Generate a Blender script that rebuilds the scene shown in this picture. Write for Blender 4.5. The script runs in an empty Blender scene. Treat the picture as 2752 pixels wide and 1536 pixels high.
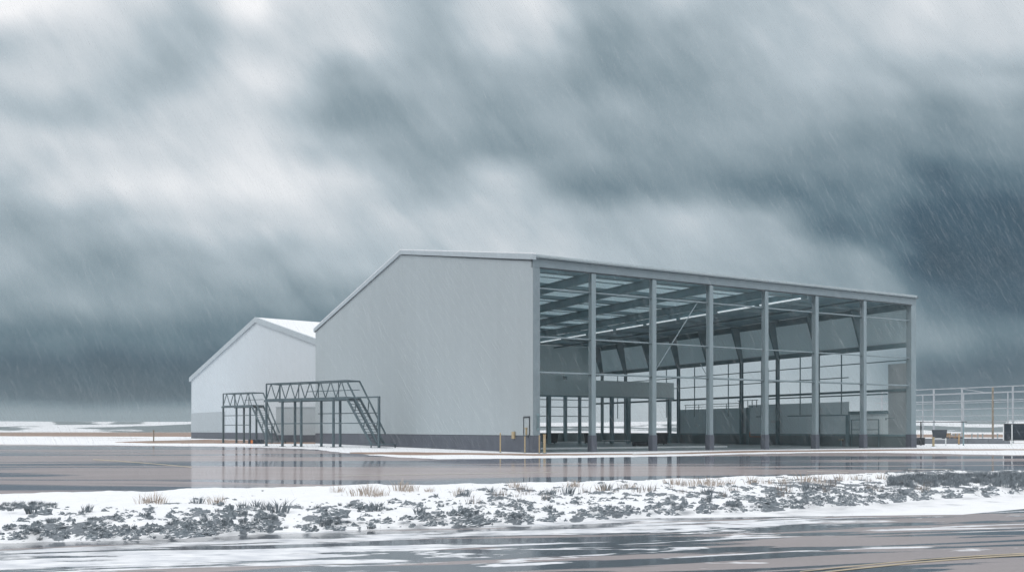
import bpy, math, random
import numpy as np
from mathutils import Vector, noise
R = math.radians
random.seed(7)
rng = np.random.default_rng(5)
scene = bpy.context.scene
COL = scene.collection
F, HY, CX, EYE = 2421.0, 1155.0, 1376.0, 1.5      # lens in picture pixels, horizon row, eye height

def gp(px, py):                                     # a picture point on the ground -> world x, y
    Y = EYE*F/(py-HY)
    return ((px-CX)/F*Y, Y)
def at(px, Y):
    return (px-CX)/F*Y
def ht(py, Y):
    return EYE+(HY-py)/F*Y

# ------------------------------------------------------------------ materials
def new_mat(name):
    m = bpy.data.materials.new(name); m.use_nodes = True
    nt = m.node_tree; b = nt.nodes['Principled BSDF']
    return m, nt, b
def N(nt, typ, **kw):
    n = nt.nodes.new(typ)
    for k, v in kw.items(): setattr(n, k, v)
    return n
def paint(name, col, rough=.55, var=.06, scale=.8, metal=0., spec=.35, stretch=(1,1,1), bump=0.):
    m, nt, b = new_mat(name)
    tc = N(nt,'ShaderNodeTexCoord'); mp = N(nt,'ShaderNodeMapping'); mp.inputs['Scale'].default_value = stretch
    nz = N(nt,'ShaderNodeTexNoise'); nz.inputs['Scale'].default_value = scale; nz.inputs['Detail'].default_value = 6
    nt.links.new(tc.outputs['Object'], mp.inputs[0]); nt.links.new(mp.outputs[0], nz.inputs['Vector'])
    cr = N(nt,'ShaderNodeValToRGB')
    cr.color_ramp.elements[0].position = .25; cr.color_ramp.elements[1].position = .75
    cr.color_ramp.elements[0].color = [c*(1-var) for c in col]+[1]
    cr.color_ramp.elements[1].color = [c*(1+var) for c in col]+[1]
    nt.links.new(nz.outputs['Fac'], cr.inputs[0]); nt.links.new(cr.outputs[0], b.inputs['Base Color'])
    b.inputs['Roughness'].default_value = rough; b.inputs['Metallic'].default_value = metal
    b.inputs['Specular IOR Level'].default_value = spec
    if bump:
        bp = N(nt,'ShaderNodeBump'); bp.inputs['Strength'].default_value = bump; bp.inputs['Distance'].default_value = .05
        nt.links.new(nz.outputs['Fac'], bp.inputs['Height']); nt.links.new(bp.outputs[0], b.inputs['Normal'])
    return m

def cladding(name, col, joint=1.0, axis=1, depth=.12, var=.045):
    """sheet cladding with faint panel joints every `joint` metres and soft rain streaking down it"""
    m, nt, b = new_mat(name); L = nt.links
    tc = N(nt,'ShaderNodeTexCoord'); sp = N(nt,'ShaderNodeSeparateXYZ'); L.new(tc.outputs['Object'], sp.inputs[0])
    mul = N(nt,'ShaderNodeMath', operation='MULTIPLY'); mul.inputs[1].default_value = 1/joint; L.new(sp.outputs[axis], mul.inputs[0])
    fr = N(nt,'ShaderNodeMath', operation='FRACT'); L.new(mul.outputs[0], fr.inputs[0])
    lt = N(nt,'ShaderNodeMath', operation='LESS_THAN'); lt.inputs[1].default_value = .03; L.new(fr.outputs[0], lt.inputs[0])
    fl = N(nt,'ShaderNodeMath', operation='FLOOR'); L.new(mul.outputs[0], fl.inputs[0])
    wn = N(nt,'ShaderNodeTexWhiteNoise', noise_dimensions='1D'); L.new(fl.outputs[0], wn.inputs['W'])
    mp = N(nt,'ShaderNodeMapping'); mp.inputs['Scale'].default_value = (1.6,1.6,.12); L.new(tc.outputs['Object'], mp.inputs[0])
    nz = N(nt,'ShaderNodeTexNoise'); nz.inputs['Scale'].default_value = 1; nz.inputs['Detail'].default_value = 5; L.new(mp.outputs[0], nz.inputs['Vector'])
    n2 = N(nt,'ShaderNodeTexNoise'); n2.inputs['Scale'].default_value = .08; n2.inputs['Detail'].default_value = 2; L.new(tc.outputs['Object'], n2.inputs['Vector'])
    a = N(nt,'ShaderNodeMath', operation='MULTIPLY_ADD'); a.inputs[1].default_value = var*2; a.inputs[2].default_value = 1-var; L.new(nz.outputs['Fac'], a.inputs[0])
    c = N(nt,'ShaderNodeMath', operation='MULTIPLY_ADD'); c.inputs[1].default_value = .018; L.new(wn.outputs['Value'], c.inputs[0]); L.new(a.outputs[0], c.inputs[2])
    e = N(nt,'ShaderNodeMath', operation='MULTIPLY_ADD'); e.inputs[1].default_value = .10; L.new(n2.outputs['Fac'], e.inputs[0]); L.new(c.outputs[0], e.inputs[2])
    d = N(nt,'ShaderNodeMath', operation='MULTIPLY_ADD'); d.inputs[1].default_value = -depth; L.new(lt.outputs[0], d.inputs[0]); L.new(e.outputs[0], d.inputs[2])
    vm = N(nt,'ShaderNodeVectorMath', operation='SCALE'); vm.inputs[0].default_value = col; L.new(d.outputs[0], vm.inputs['Scale'])
    L.new(vm.outputs[0], b.inputs['Base Color']); b.inputs['Roughness'].default_value = .6; b.inputs['Specular IOR Level'].default_value = .3
    return m

M = {}
M['clad']    = cladding('gable_cladding', (.39,.44,.465), 1.0, 1, .07)
M['clad_far']= cladding('pale_cladding', (.60,.655,.70), 1.0, 0, .02)
M['clad_far_low']= cladding('pale_cladding_lower', (.42,.47,.505), 1.0, 0, .02)
M['clad_box']= cladding('grey_cladding', (.42,.47,.50), 1.0, 0, .02)
M['plinth']  = paint('plinth_concrete', (.10,.112,.138), .6, .12, 1.2, stretch=(1,1,.4))
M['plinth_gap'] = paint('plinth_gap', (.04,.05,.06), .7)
M['trim']    = paint('roof_trim_paint', (.44,.50,.54), .5, .05)
M['beam_paint'] = paint('front_beam_paint', (.235,.29,.32), .5, .08, 1.5)
M['col_paint'] = paint('column_paint', (.25,.315,.345), .5, .08, 1.5, stretch=(1,1,.3))
M['steel']   = paint('inner_steel', (.22,.31,.34), .6, .15, 1.0)
M['steel_side'] = paint('side_column_steel', (.17,.24,.265), .6, .15, 1.0)
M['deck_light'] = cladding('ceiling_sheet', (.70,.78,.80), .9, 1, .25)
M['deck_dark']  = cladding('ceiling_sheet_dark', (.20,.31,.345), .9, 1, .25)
M['panel']   = cladding('inner_wall_sheet', (.66,.745,.77), 1.1, 1, .12)
M['panel_low'] = cladding('lower_wall_sheet', (.74,.82,.84), 1.1, 1, .12)
M['panel_low_dim'] = cladding('lower_wall_sheet_dim', (.36,.41,.43), 1.1, 1, .12)  # darkened copy of the lower sheet; colour offsets extra light beside the opening
M['panel_x'] = cladding('inner_partition_sheet', (.66,.75,.76), 1.1, 0, .12)
M['floor']   = paint('hangar_floor', (.20,.24,.25), .45, .2, .4)
M['roofing'] = paint('roof_sheet', (.38,.42,.45), .5, .06)
M['snow']    = paint('snow', (.84,.86,.89), .8, .03, 3, bump=.3)
M['white']   = paint('white_paint', (.75,.77,.78), .5)
M['stair']   = paint('stair_steel', (.10,.14,.16), .5, .15, 2)
M['frame']   = paint('weathered_frame_steel', (.40,.43,.46), .6, .2, 1.2)
M['rust']    = paint('rusty_steel', (.27,.235,.19), .8, .3, 2)
M['yellow']  = paint('faded_yellow_paint', (.44,.35,.215), .6, .15, 4)
M['black']   = paint('black_plastic', (.022,.028,.036), .45, .2, 3)
M['board']   = paint('dark_board', (.012,.022,.034), .35, .3, 2)
M['greyboard'] = paint('grey_board', (.055,.065,.08), .5, .2, 2)
M['barrier'] = paint('barrier_concrete', (.15,.165,.185), .8, .15, 1.5)
M['orange']  = paint('orange_paint', (.60,.20,.07), .5)
M['wood']    = paint('crate_wood', (.42,.28,.15), .7, .25, 4)
M['twig']    = paint('scrub_twig', (.19,.22,.245), .85, .3, 9)
M['clod']    = paint('bare_clod', (.17,.195,.215), .9, .35, 14, bump=.5)
M['straw']   = paint('dry_straw', (.43,.365,.315), .8, .25, 8)
M['strawdim']= paint('damp_straw', (.24,.215,.20), .8, .25, 8)
M['yellow_line'] = paint('yellow_road_paint', (.44,.37,.26), .5, .2, 4)
M['dirty_line'] = paint('worn_pale_paint', (.42,.40,.36), .5, .2, 4)
def gap_glow_mat():  # emission added to imitate daylight through a ceiling gap, not a lamp
    m, nt, b = new_mat('skylight_gap_emission'); b.inputs['Base Color'].default_value = (.8,.85,.88,1)
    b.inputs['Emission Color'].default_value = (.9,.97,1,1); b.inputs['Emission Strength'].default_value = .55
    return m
M['gap_glow'] = gap_glow_mat()
def sheet_translucent(m, amount, col):
    nt = m.node_tree; b = nt.nodes['Principled BSDF']; tl = N(nt,'ShaderNodeBsdfTranslucent'); tl.inputs[0].default_value = col+(1,)
    mx = N(nt,'ShaderNodeMixShader'); mx.inputs[0].default_value = amount
    nt.links.new(b.outputs[0], mx.inputs[1]); nt.links.new(tl.outputs[0], mx.inputs[2]); nt.links.new(mx.outputs[0], nt.nodes['Material Output'].inputs[0])
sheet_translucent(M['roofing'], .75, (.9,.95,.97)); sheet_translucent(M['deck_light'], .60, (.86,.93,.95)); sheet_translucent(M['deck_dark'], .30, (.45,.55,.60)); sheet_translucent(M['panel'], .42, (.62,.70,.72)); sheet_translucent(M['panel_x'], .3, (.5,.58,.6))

def ramp(nt, stops, interp='LINEAR'):
    cr = N(nt,'ShaderNodeValToRGB'); r = cr.color_ramp; r.interpolation = interp
    while len(r.elements) < len(stops): r.elements.new(.5)
    for e, (p, c) in zip(r.elements, stops):
        e.position = p; e.color = (c,c,c,1) if not hasattr(c,'__len__') else tuple(c)+(1,)
    return cr

def noise_at(nt, coord, scale, sc, detail=5, rough=.5, rot=0., dist=0., loc=(0,0,0)):
    mp = N(nt,'ShaderNodeMapping', vector_type='TEXTURE'); mp.inputs['Scale'].default_value = [1/v for v in scale]   # turns first, then stretches
    mp.inputs['Rotation'].default_value = (0,0,rot); mp.inputs['Location'].default_value = loc
    nt.links.new(coord, mp.inputs[0])
    nz = N(nt,'ShaderNodeTexNoise'); nz.inputs['Scale'].default_value = sc; nz.inputs['Detail'].default_value = detail
    nz.inputs['Roughness'].default_value = rough; nz.inputs['Distortion'].default_value = dist
    nt.links.new(mp.outputs[0], nz.inputs['Vector'])
    return nz.outputs['Fac']
def mixc(nt, fac, a, b):
    mx = N(nt,'ShaderNodeMix', data_type='RGBA'); L = nt.links
    L.new(fac, mx.inputs[0])
    for s, v in ((6,a),(7,b)):
        if hasattr(v,'links') or hasattr(v,'is_linked'): L.new(v, mx.inputs[s])
        else: mx.inputs[s].default_value = tuple(v)+(1,)
    return mx.outputs[2]
def mixf(nt, fac, a, b):
    mx = N(nt,'ShaderNodeMix', data_type='FLOAT'); L = nt.links
    L.new(fac, mx.inputs[0])
    for s, v in ((2,a),(3,b)):
        if hasattr(v,'is_linked'): L.new(v, mx.inputs[s])
        else: mx.inputs[s].default_value = v
    return mx.outputs[0]

def mat_pavement(name, dry, wet, streak, rot, wet_lo, wet_hi, slush=False, r_dry=.09, r_wet=.05, g_dry=.44, g_wet=.76, left=0.):
    m, nt, b = new_mat(name); L = nt.links
    tc = N(nt,'ShaderNodeTexCoord'); P = tc.outputs['Object']
    w = ramp(nt, [(wet_lo,0),(wet_hi,1)]); sx_ = N(nt,'ShaderNodeSeparateXYZ'); L.new(P, sx_.inputs[0]); wl = N(nt,'ShaderNodeMath', operation='MULTIPLY_ADD'); wl.inputs[1].default_value = left
    L.new(sx_.outputs[0], wl.inputs[0]); L.new(noise_at(nt, P, streak, 1, 5, .5, rot, .8), wl.inputs[2]); L.new(wl.outputs[0], w.inputs[0])
    fine = noise_at(nt, P, (1,1,1), 14, 6, .6)
    mid = noise_at(nt, P, (.15,.5,1), 1, 4, .5, rot)
    dv = N(nt,'ShaderNodeVectorMath', operation='SCALE'); dv.inputs[0].default_value = dry
    s1 = N(nt,'ShaderNodeMath', operation='MULTIPLY_ADD'); s1.inputs[1].default_value = .35; s1.inputs[2].default_value = .66; L.new(mid, s1.inputs[0])
    s2 = N(nt,'ShaderNodeMath', operation='MULTIPLY_ADD'); s2.inputs[1].default_value = .3; L.new(fine, s2.inputs[0]); L.new(s1.outputs[0], s2.inputs[2])
    L.new(s2.outputs[0], dv.inputs['Scale'])
    c = mixc(nt, w.outputs[0], dv.outputs[0], wet)
    r = mixf(nt, w.outputs[0], r_dry, r_wet)
    sp = mixf(nt, w.outputs[0], g_dry, g_wet)
    h = mixf(nt, w.outputs[0], noise_at(nt, P, (1,1,1), 6, 6, .6), .5)
    if slush:
        sep = N(nt,'ShaderNodeSeparateXYZ'); L.new(P, sep.inputs[0])
        # slush thins out away from the bank: it lies more where the ploughed edge is
        e = N(nt,'ShaderNodeMath', operation='MULTIPLY_ADD'); e.inputs[1].default_value = -.55; L.new(sep.outputs[0], e.inputs[0]); L.new(sep.outputs[1], e.inputs[2])
        g = N(nt,'ShaderNodeMapRange'); g.inputs[1].default_value = 9.0; g.inputs[2].default_value = 12.8; g.inputs[3].default_value = -.135; g.inputs[4].default_value = -.005
        L.new(e.outputs[0], g.inputs[0])
        n1 = noise_at(nt, P, (.22,1.3,1), 1, 8, .58, rot, 1.4, (3.1,1.7,0))
        n3 = noise_at(nt, P, (.6,1.2,1), 4, 5, .6)
        a0 = N(nt,'ShaderNodeMath', operation='MULTIPLY_ADD'); a0.inputs[1].default_value = .16; L.new(n3, a0.inputs[0]); L.new(n1, a0.inputs[2])
        ad = N(nt,'ShaderNodeMath', operation='ADD'); L.new(a0.outputs[0], ad.inputs[0]); L.new(g.outputs[0], ad.inputs[1])
        sl = ramp(nt, [(.56,0),(.60,1)]); L.new(ad.outputs[0], sl.inputs[0])
        sc_ = ramp(nt, [(.35,(.56,.59,.64)),(.65,(.82,.84,.87))]); L.new(n3, sc_.inputs[0])
        c = mixc(nt, sl.outputs[0], c, sc_.outputs[0])
        r = mixf(nt, sl.outputs[0], r, .55); sp = mixf(nt, sl.outputs[0], sp, .10)
        h = mixf(nt, sl.outputs[0], h, n3)
    L.new(c, b.inputs['Base Color']); b.inputs['Roughness'].default_value = .9; b.inputs['Specular IOR Level'].default_value = 0
    gl = N(nt,'ShaderNodeBsdfGlossy'); gl.inputs['Color'].default_value = (1,1,1,1); L.new(r, gl.inputs['Roughness'])
    lw = N(nt,'ShaderNodeLayerWeight'); pw = N(nt,'ShaderNodeMath', operation='POWER'); L.new(lw.outputs['Facing'], pw.inputs[0]); pw.inputs[1].default_value = 5
    gf = N(nt,'ShaderNodeMath', operation='MULTIPLY'); gf.use_clamp = True; L.new(pw.outputs[0], gf.inputs[0]); L.new(sp, gf.inputs[1])
    mxs = N(nt,'ShaderNodeMixShader'); L.new(gf.outputs[0], mxs.inputs[0]); L.new(b.outputs[0], mxs.inputs[1]); L.new(gl.outputs[0], mxs.inputs[2]); L.new(mxs.outputs[0], nt.nodes['Material Output'].inputs[0])
    bp = N(nt,'ShaderNodeBump'); bp.inputs['Strength'].default_value = .03 if not slush else .06; bp.inputs['Distance'].default_value = .02
    L.new(h, bp.inputs['Height']); L.new(bp.outputs[0], b.inputs['Normal'])
    return m
M['apron'] = mat_pavement('wet_apron', (.40,.355,.355), (.17,.19,.23), (.028,.17,1), R(3), .49, .55)
M['road']  = mat_pavement('wet_road', (.34,.308,.31), (.085,.10,.125), (.20,1.9,1), R(14), .425, .455, slush=True, left=-.012, r_dry=.22, r_wet=.13, g_dry=.45, g_wet=1.15)

def mat_ground():
    m, nt, b = new_mat('snowy_ground'); L = nt.links
    tc = N(nt,'ShaderNodeTexCoord'); P = tc.outputs['Object']
    n1 = noise_at(nt, P, (.05,.12,1), 1, 8, .6, 0, .5)
    w = ramp(nt, [(.60,0),(.66,1)]); L.new(n1, w.inputs[0])
    f = noise_at(nt, P, (1,1,1), 2.5, 6, .65)
    br = ramp(nt, [(.3,(.20,.155,.13)),(.7,(.36,.29,.25))]); L.new(f, br.inputs[0])
    sn = ramp(nt, [(.3,(.80,.82,.85)),(.7,(.87,.885,.91))]); L.new(f, sn.inputs[0])
    L.new(mixc(nt, w.outputs[0], sn.outputs[0], br.outputs[0]), b.inputs['Base Color'])
    b.inputs['Roughness'].default_value = .85; b.inputs['Specular IOR Level'].default_value = .1
    bp = N(nt,'ShaderNodeBump'); bp.inputs['Strength'].default_value = .3; bp.inputs['Distance'].default_value = .1
    L.new(f, bp.inputs['Height']); L.new(bp.outputs[0], b.inputs['Normal'])
    return m
M['ground'] = mat_ground()
def mat_tan():
    m, nt, b = new_mat('dead_grass_ground'); L = nt.links
    tc = N(nt,'ShaderNodeTexCoord'); P = tc.outputs['Object']
    f = noise_at(nt, P, (.6,1,1), 1.6, 8, .7)
    br = ramp(nt, [(.25,(.22,.15,.115)),(.6,(.36,.27,.225)),(.8,(.55,.48,.44))]); L.new(f, br.inputs[0])
    L.new(br.outputs[0], b.inputs['Base Color']); b.inputs['Roughness'].default_value = .9
    b.inputs['Specular IOR Level'].default_value = .05
    return m
M['tan'] = mat_tan()
def mat_bank():
    m, nt, b = new_mat('bank_snow'); L = nt.links
    at_ = N(nt,'ShaderNodeAttribute'); at_.attribute_name = 'bare'
    tc = N(nt,'ShaderNodeTexCoord'); P = tc.outputs['Object']
    f = noise_at(nt, P, (1,1,1), 9, 8, .65)
    ad = N(nt,'ShaderNodeMath', operation='MULTIPLY_ADD'); ad.inputs[1].default_value = .5; L.new(f, ad.inputs[0]); L.new(at_.outputs['Fac'], ad.inputs[2])
    w = ramp(nt, [(.79,0),(.85,1)]); L.new(ad.outputs[0], w.inputs[0])
    br = ramp(nt, [(.3,(.10,.12,.14)),(.7,(.28,.31,.34))]); L.new(noise_at(nt, P, (1,1,1), 22, 6, .7), br.inputs[0])
    sn = ramp(nt, [(.3,(.80,.82,.85)),(.7,(.88,.895,.92))]); L.new(f, sn.inputs[0])
    L.new(mixc(nt, w.outputs[0], sn.outputs[0], br.outputs[0]), b.inputs['Base Color'])
    b.inputs['Roughness'].default_value = .8; b.inputs['Specular IOR Level'].default_value = .15
    bp = N(nt,'ShaderNodeBump'); bp.inputs['Strength'].default_value = .4; bp.inputs['Distance'].default_value = .03
    L.new(f, bp.inputs['Height']); L.new(bp.outputs[0], b.inputs['Normal'])
    return m
M['bank'] = mat_bank()
def mat_clod():
    m, nt, b = new_mat('clod_under_snow'); L = nt.links
    tc = N(nt,'ShaderNodeTexCoord'); P = tc.outputs['Object']; ge = N(nt,'ShaderNodeNewGeometry'); sp_ = N(nt,'ShaderNodeSeparateXYZ'); L.new(ge.outputs['Normal'], sp_.inputs[0])
    f = noise_at(nt, P, (1,1,1), 16, 6, .6)
    ad = N(nt,'ShaderNodeMath', operation='MULTIPLY_ADD'); ad.inputs[1].default_value = .9; L.new(f, ad.inputs[0]); L.new(sp_.outputs[2], ad.inputs[2])
    w = ramp(nt, [(.55,0),(.63,1)]); hv = N(nt,'ShaderNodeMath', operation='MULTIPLY'); hv.inputs[1].default_value = .5; L.new(ad.outputs[0], hv.inputs[0]); L.new(hv.outputs[0], w.inputs[0])
    br = ramp(nt, [(.3,(.12,.145,.165)),(.7,(.32,.355,.385))]); L.new(noise_at(nt, P, (1,1,1), 30, 5, .7), br.inputs[0])
    L.new(mixc(nt, w.outputs[0], br.outputs[0], (.84,.86,.89)), b.inputs['Base Color']); b.inputs['Roughness'].default_value = .9; b.inputs['Specular IOR Level'].default_value = .1
    return m
M['clod_snow'] = mat_clod()
def mat_hill():
    m, nt, b = new_mat('snowy_hill'); L = nt.links
    tc = N(nt,'ShaderNodeTexCoord'); P = tc.outputs['Object']
    at_ = N(nt,'ShaderNodeAttribute'); at_.attribute_name = 'bare'
    f = noise_at(nt, P, (.01,.03,.05), 3, 8, .6)
    ad = N(nt,'ShaderNodeMath', operation='MULTIPLY_ADD'); ad.inputs[1].default_value = .6; L.new(f, ad.inputs[0]); L.new(at_.outputs['Fac'], ad.inputs[2])
    w = ramp(nt, [(.74,0),(.78,1)]); L.new(ad.outputs[0], w.inputs[0])
    L.new(mixc(nt, w.outputs[0], (.82,.84,.87), (.17,.205,.22)), b.inputs['Base Color'])
    b.inputs['Roughness'].default_value = .9; b.inputs['Specular IOR Level'].default_value = .05
    return m
M['hill'] = mat_hill()

# ------------------------------------------------------------------ mesh builder
def tag(o, label=None, cat=None, group=None, kind=None):
    if label: o['label'] = label
    if cat: o['category'] = cat
    if group: o['group'] = group
    if kind: o['kind'] = kind
    return o
class MB:
    def __init__(s): s.v = []; s.f = []
    def box(s, x0,x1,y0,y1,z0,z1):
        i = len(s.v)
        s.v += [(x,y,z) for z in (z0,z1) for (x,y) in ((x0,y0),(x1,y0),(x1,y1),(x0,y1))]
        s.f += [(i,i+3,i+2,i+1),(i+4,i+5,i+6,i+7),(i,i+1,i+5,i+4),(i+1,i+2,i+6,i+5),(i+2,i+3,i+7,i+6),(i+3,i,i+4,i+7)]
        return s
    def bar(s, a, b, w, h=None, up=(0,0,1)):
        """a straight bar from a to b, w wide and h deep"""
        h = h or w; a = Vector(a); b = Vector(b); d = (b-a).normalized(); up = Vector(up)
        if abs(d.dot(up)) > .98: up = Vector((0,1,0))
        sx = d.cross(up).normalized()*w/2; sy = sx.cross(d).normalized()*h/2
        i = len(s.v)
        for p in (a,b):
            for (m,n) in ((-1,-1),(1,-1),(1,1),(-1,1)): s.v.append(tuple(p+sx*m+sy*n))
        s.f += [(i,i+3,i+2,i+1),(i+4,i+5,i+6,i+7)]+[(i+k,i+(k+1)%4,i+4+(k+1)%4,i+4+k) for k in range(4)]
        return s
    def tube(s, a, b, r, n=8, r2=None):
        a = Vector(a); b = Vector(b); d = (b-a).normalized(); up = Vector((0,0,1)) if abs(d.z) < .95 else Vector((1,0,0))
        sx = d.cross(up).normalized(); sy = sx.cross(d).normalized(); i = len(s.v)
        for p, rr in ((a,r),(b,r if r2 is None else r2)):
            for k in range(n):
                t = 2*math.pi*k/n; s.v.append(tuple(p+sx*math.cos(t)*rr+sy*math.sin(t)*rr))
        s.f += [(i+k,i+(k+1)%n,i+n+(k+1)%n,i+n+k) for k in range(n)]
        s.f += [tuple(i+k for k in reversed(range(n))), tuple(i+n+k for k in range(n))]
        return s
    def prism(s, pts, d):
        """polygon of 3-D points pushed along vector d"""
        i = len(s.v); n = len(pts); d = Vector(d)
        s.v += [tuple(p) for p in pts]+[tuple(Vector(p)+d) for p in pts]
        s.f += [tuple(i+k for k in reversed(range(n))), tuple(i+n+k for k in range(n))]
        s.f += [(i+k,i+(k+1)%n,i+n+(k+1)%n,i+n+k) for k in range(n)]
        return s
    def hcol(s, x, y, z0, z1, w, d, t=.03):
        """H section column, flanges facing -y / +y"""
        s.box(x-w/2,x+w/2,y-d/2,y-d/2+t,z0,z1); s.box(x-w/2,x+w/2,y+d/2-t,y+d/2,z0,z1)
        s.box(x-t/2,x+t/2,y-d/2+t,y+d/2-t,z0,z1); return s
    def build(s, name, mat, parent=None, smooth=False, recalc=True):
        me = bpy.data.meshes.new(name); me.from_pydata(s.v, [], s.f)
        if recalc:
            import bmesh
            bm = bmesh.new(); bm.from_mesh(me); bmesh.ops.recalc_face_normals(bm, faces=bm.faces); bm.to_mesh(me); bm.free()
        me.materials.append(M[mat] if isinstance(mat,str) else mat)
        if smooth: me.polygons.foreach_set('use_smooth', [True]*len(me.polygons))
        o = bpy.data.objects.new(name, me); COL.objects.link(o)
        if parent: o.parent = parent
        return o
def empty(name, loc, rz=0):
    o = bpy.data.objects.new(name, None); COL.objects.link(o); o.location = loc; o.rotation_euler = (0,0,rz); o.empty_display_size = .5
    return o
def copy_tree(o, parent=None):
    c = o.copy(); COL.objects.link(c); c.parent = parent
    for ch in [x for x in o.children]: copy_tree(ch, c)
    return c
def frange(a, b, n): return [a+(b-a)*k/(n-1) for k in range(n)]

# ------------------------------------------------------------------ camera
cam = bpy.data.cameras.new('camera'); co = bpy.data.objects.new('camera', cam); COL.objects.link(co)
co.location = (0,0,EYE); co.rotation_euler = (R(90),0,0)
cam.sensor_width = 36; cam.lens = F/2752*36; cam.shift_y = (HY-768)/2752; cam.clip_end = 8000; cam.clip_start = .05
scene.camera = co

# ------------------------------------------------------------------ sky
w = bpy.data.worlds.new('World'); scene.world = w; w.use_nodes = True
nt = w.node_tree; L = nt.links; nt.nodes.clear()
out = N(nt,'ShaderNodeOutputWorld'); bg = N(nt,'ShaderNodeBackground'); bg2 = N(nt,'ShaderNodeBackground'); mixs = N(nt,'ShaderNodeMixShader')
sky = N(nt,'ShaderNodeTexSky', sky_type='NISHITA'); sky.sun_disc = False
SUN_EL, SUN_AZ = R(48), R(-150)      # azimuth from +Y clockwise: behind the camera, to the left
sky.sun_elevation = SUN_EL; sky.sun_rotation = SUN_AZ
L.new(sky.outputs[0], bg.inputs[0]); bg.inputs[1].default_value = .08
tc = N(nt,'ShaderNodeTexCoord'); sp = N(nt,'ShaderNodeSeparateXYZ'); L.new(tc.outputs['Generated'], sp.inputs[0])
def math_(op, a, b=None, c=None, clamp=False):
    n = N(nt,'ShaderNodeMath', operation=op); n.use_clamp = clamp
    for i, v in enumerate((a,b,c)):
        if v is None: continue
        if hasattr(v,'is_linked'): L.new(v, n.inputs[i])
        else: n.inputs[i].default_value = v
    return n.outputs[0]
az = math_('ARCTAN2', sp.outputs[0], sp.outputs[1]); el = math_('ARCSINE', sp.outputs[2]); elg = math_('ARCTAN2', sp.outputs[2], math_('ABSOLUTE', sp.outputs[1]))
cv = N(nt,'ShaderNodeCombineXYZ'); L.new(az, cv.inputs[0]); L.new(el, cv.inputs[1])
def cloud_noise(scale, sc, detail, rot, loc=(0,0,0), rough=.5, dist=0.):
    return noise_at(nt, cv.outputs[0], scale, sc, detail, rough, rot, dist, loc)
wx = math_('SUBTRACT', cloud_noise((1.5,4,1), 3.2, 4, -R(38), (1,2,0)), .5)
wy = math_('SUBTRACT', cloud_noise((1.5,4,1), 3.2, 4, -R(38), (7,5,0)), .5)
amp = N(nt,'ShaderNodeMapRange'); L.new(el, amp.inputs[0]); amp.inputs[1].default_value = .01; amp.inputs[2].default_value = .14; amp.inputs[3].default_value = .15; amp.inputs[4].default_value = 1
az2 = math_('ADD', az, math_('MULTIPLY', math_('MULTIPLY', wx, .10), amp.outputs[0])); el2 = math_('ADD', elg, math_('MULTIPLY', math_('MULTIPLY', wy, -.05), amp.outputs[0]))
cols = [0,229,459,688,917,1147,1376,1605,1835,2064,2293,2523,2752]
rows = [
 (0,   [245,225,195,238,205,178,215,168,190,185,200,214,214]),
 (100, [185,205,178,205,208,176,205,148,162,185,195,205,210]),
 (200, [207,200,172,224,166,172,168,146,152,180,178,170,178]),
 (300, [190,176,202,210,144,162,158,165,152,165,158,142,146]),
 (400, [207,211,208,224,180,160,146,156,152,150,140,132,134]),
 (500, [185,220,228,228,218,170,196,130,142,120,122,110,112]),
 (600, [158,172,200,204,202,196,198,172,188,168,112,90,86]),
 (700, [176,148,162,168,182,190,206,188,176,168,152,84,74]),
 (800, [152,158,152,146,148,160,170,170,170,165,150,108,84]),
 (900, [112,120,118,114,122,150,160,166,168,170,164,134,116]),
 (1000, [84,84,82,90,104,140,163,168,172,172,164,94,92]),
 (1060, [92,80,80,90,112,150,173,176,180,182,172,94,94]),
 (1110,[144,138,142,146,150,165,185,190,192,196,184,120,122]),
 (1155,[152,148,150,152,155,170,190,195,198,202,188,128,128]),
]
AZ0, AZ1 = -.55, .55
fx = N(nt,'ShaderNodeMapRange'); L.new(az2, fx.inputs[0]); fx.inputs[1].default_value = AZ0; fx.inputs[2].default_value = AZ1
els = [math.atan((HY-y)/F) for y, _ in rows]     # elevations of the rows
def s2l(v): v /= 255.; return v/12.92 if v <= .04045 else ((v+.055)/1.055)**2.4
val = None
rowv = []
for (y, vals) in rows:
    stops = [((math.atan((x-CX)/F)-AZ0)/(AZ1-AZ0), v/255.) for x, v in zip(cols, vals)]
    cr = ramp(nt, stops, 'EASE'); L.new(fx.outputs[0], cr.inputs[0]); rowv.append(cr.outputs[0])
val = rowv[-1]
for i in range(len(rows)-2, -1, -1):          # climb from the horizon upwards, blending row into row
    mr = N(nt,'ShaderNodeMapRange', interpolation_type='SMOOTHSTEP'); L.new(el2, mr.inputs[0])
    mr.inputs[1].default_value = els[i+1]; mr.inputs[2].default_value = els[i]
    mx = N(nt,'ShaderNodeMix', data_type='RGBA'); L.new(mr.outputs[0], mx.inputs[0]); L.new(val, mx.inputs[6]); L.new(rowv[i], mx.inputs[7])
    val = mx.outputs[2]
bw = N(nt,'ShaderNodeRGBToBW'); L.new(val, bw.inputs[0]); v = bw.outputs[0]
st = math_('SUBTRACT', cloud_noise((1,2.8,1), 7.5, 6, -R(45), (3,1,0), .5, .3), .5)
st2 = math_('SUBTRACT', cloud_noise((1,2.2,1), 13, 4, -R(44), (9,4,0), .5), .5)
v = math_('ADD', math_('MULTIPLY_ADD', v, 1.12, -.068), math_('MULTIPLY', math_('MULTIPLY', st, .20), amp.outputs[0]))
v = math_('ADD', v, math_('MULTIPLY', math_('MULTIPLY', st2, .13), amp.outputs[0]))
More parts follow.
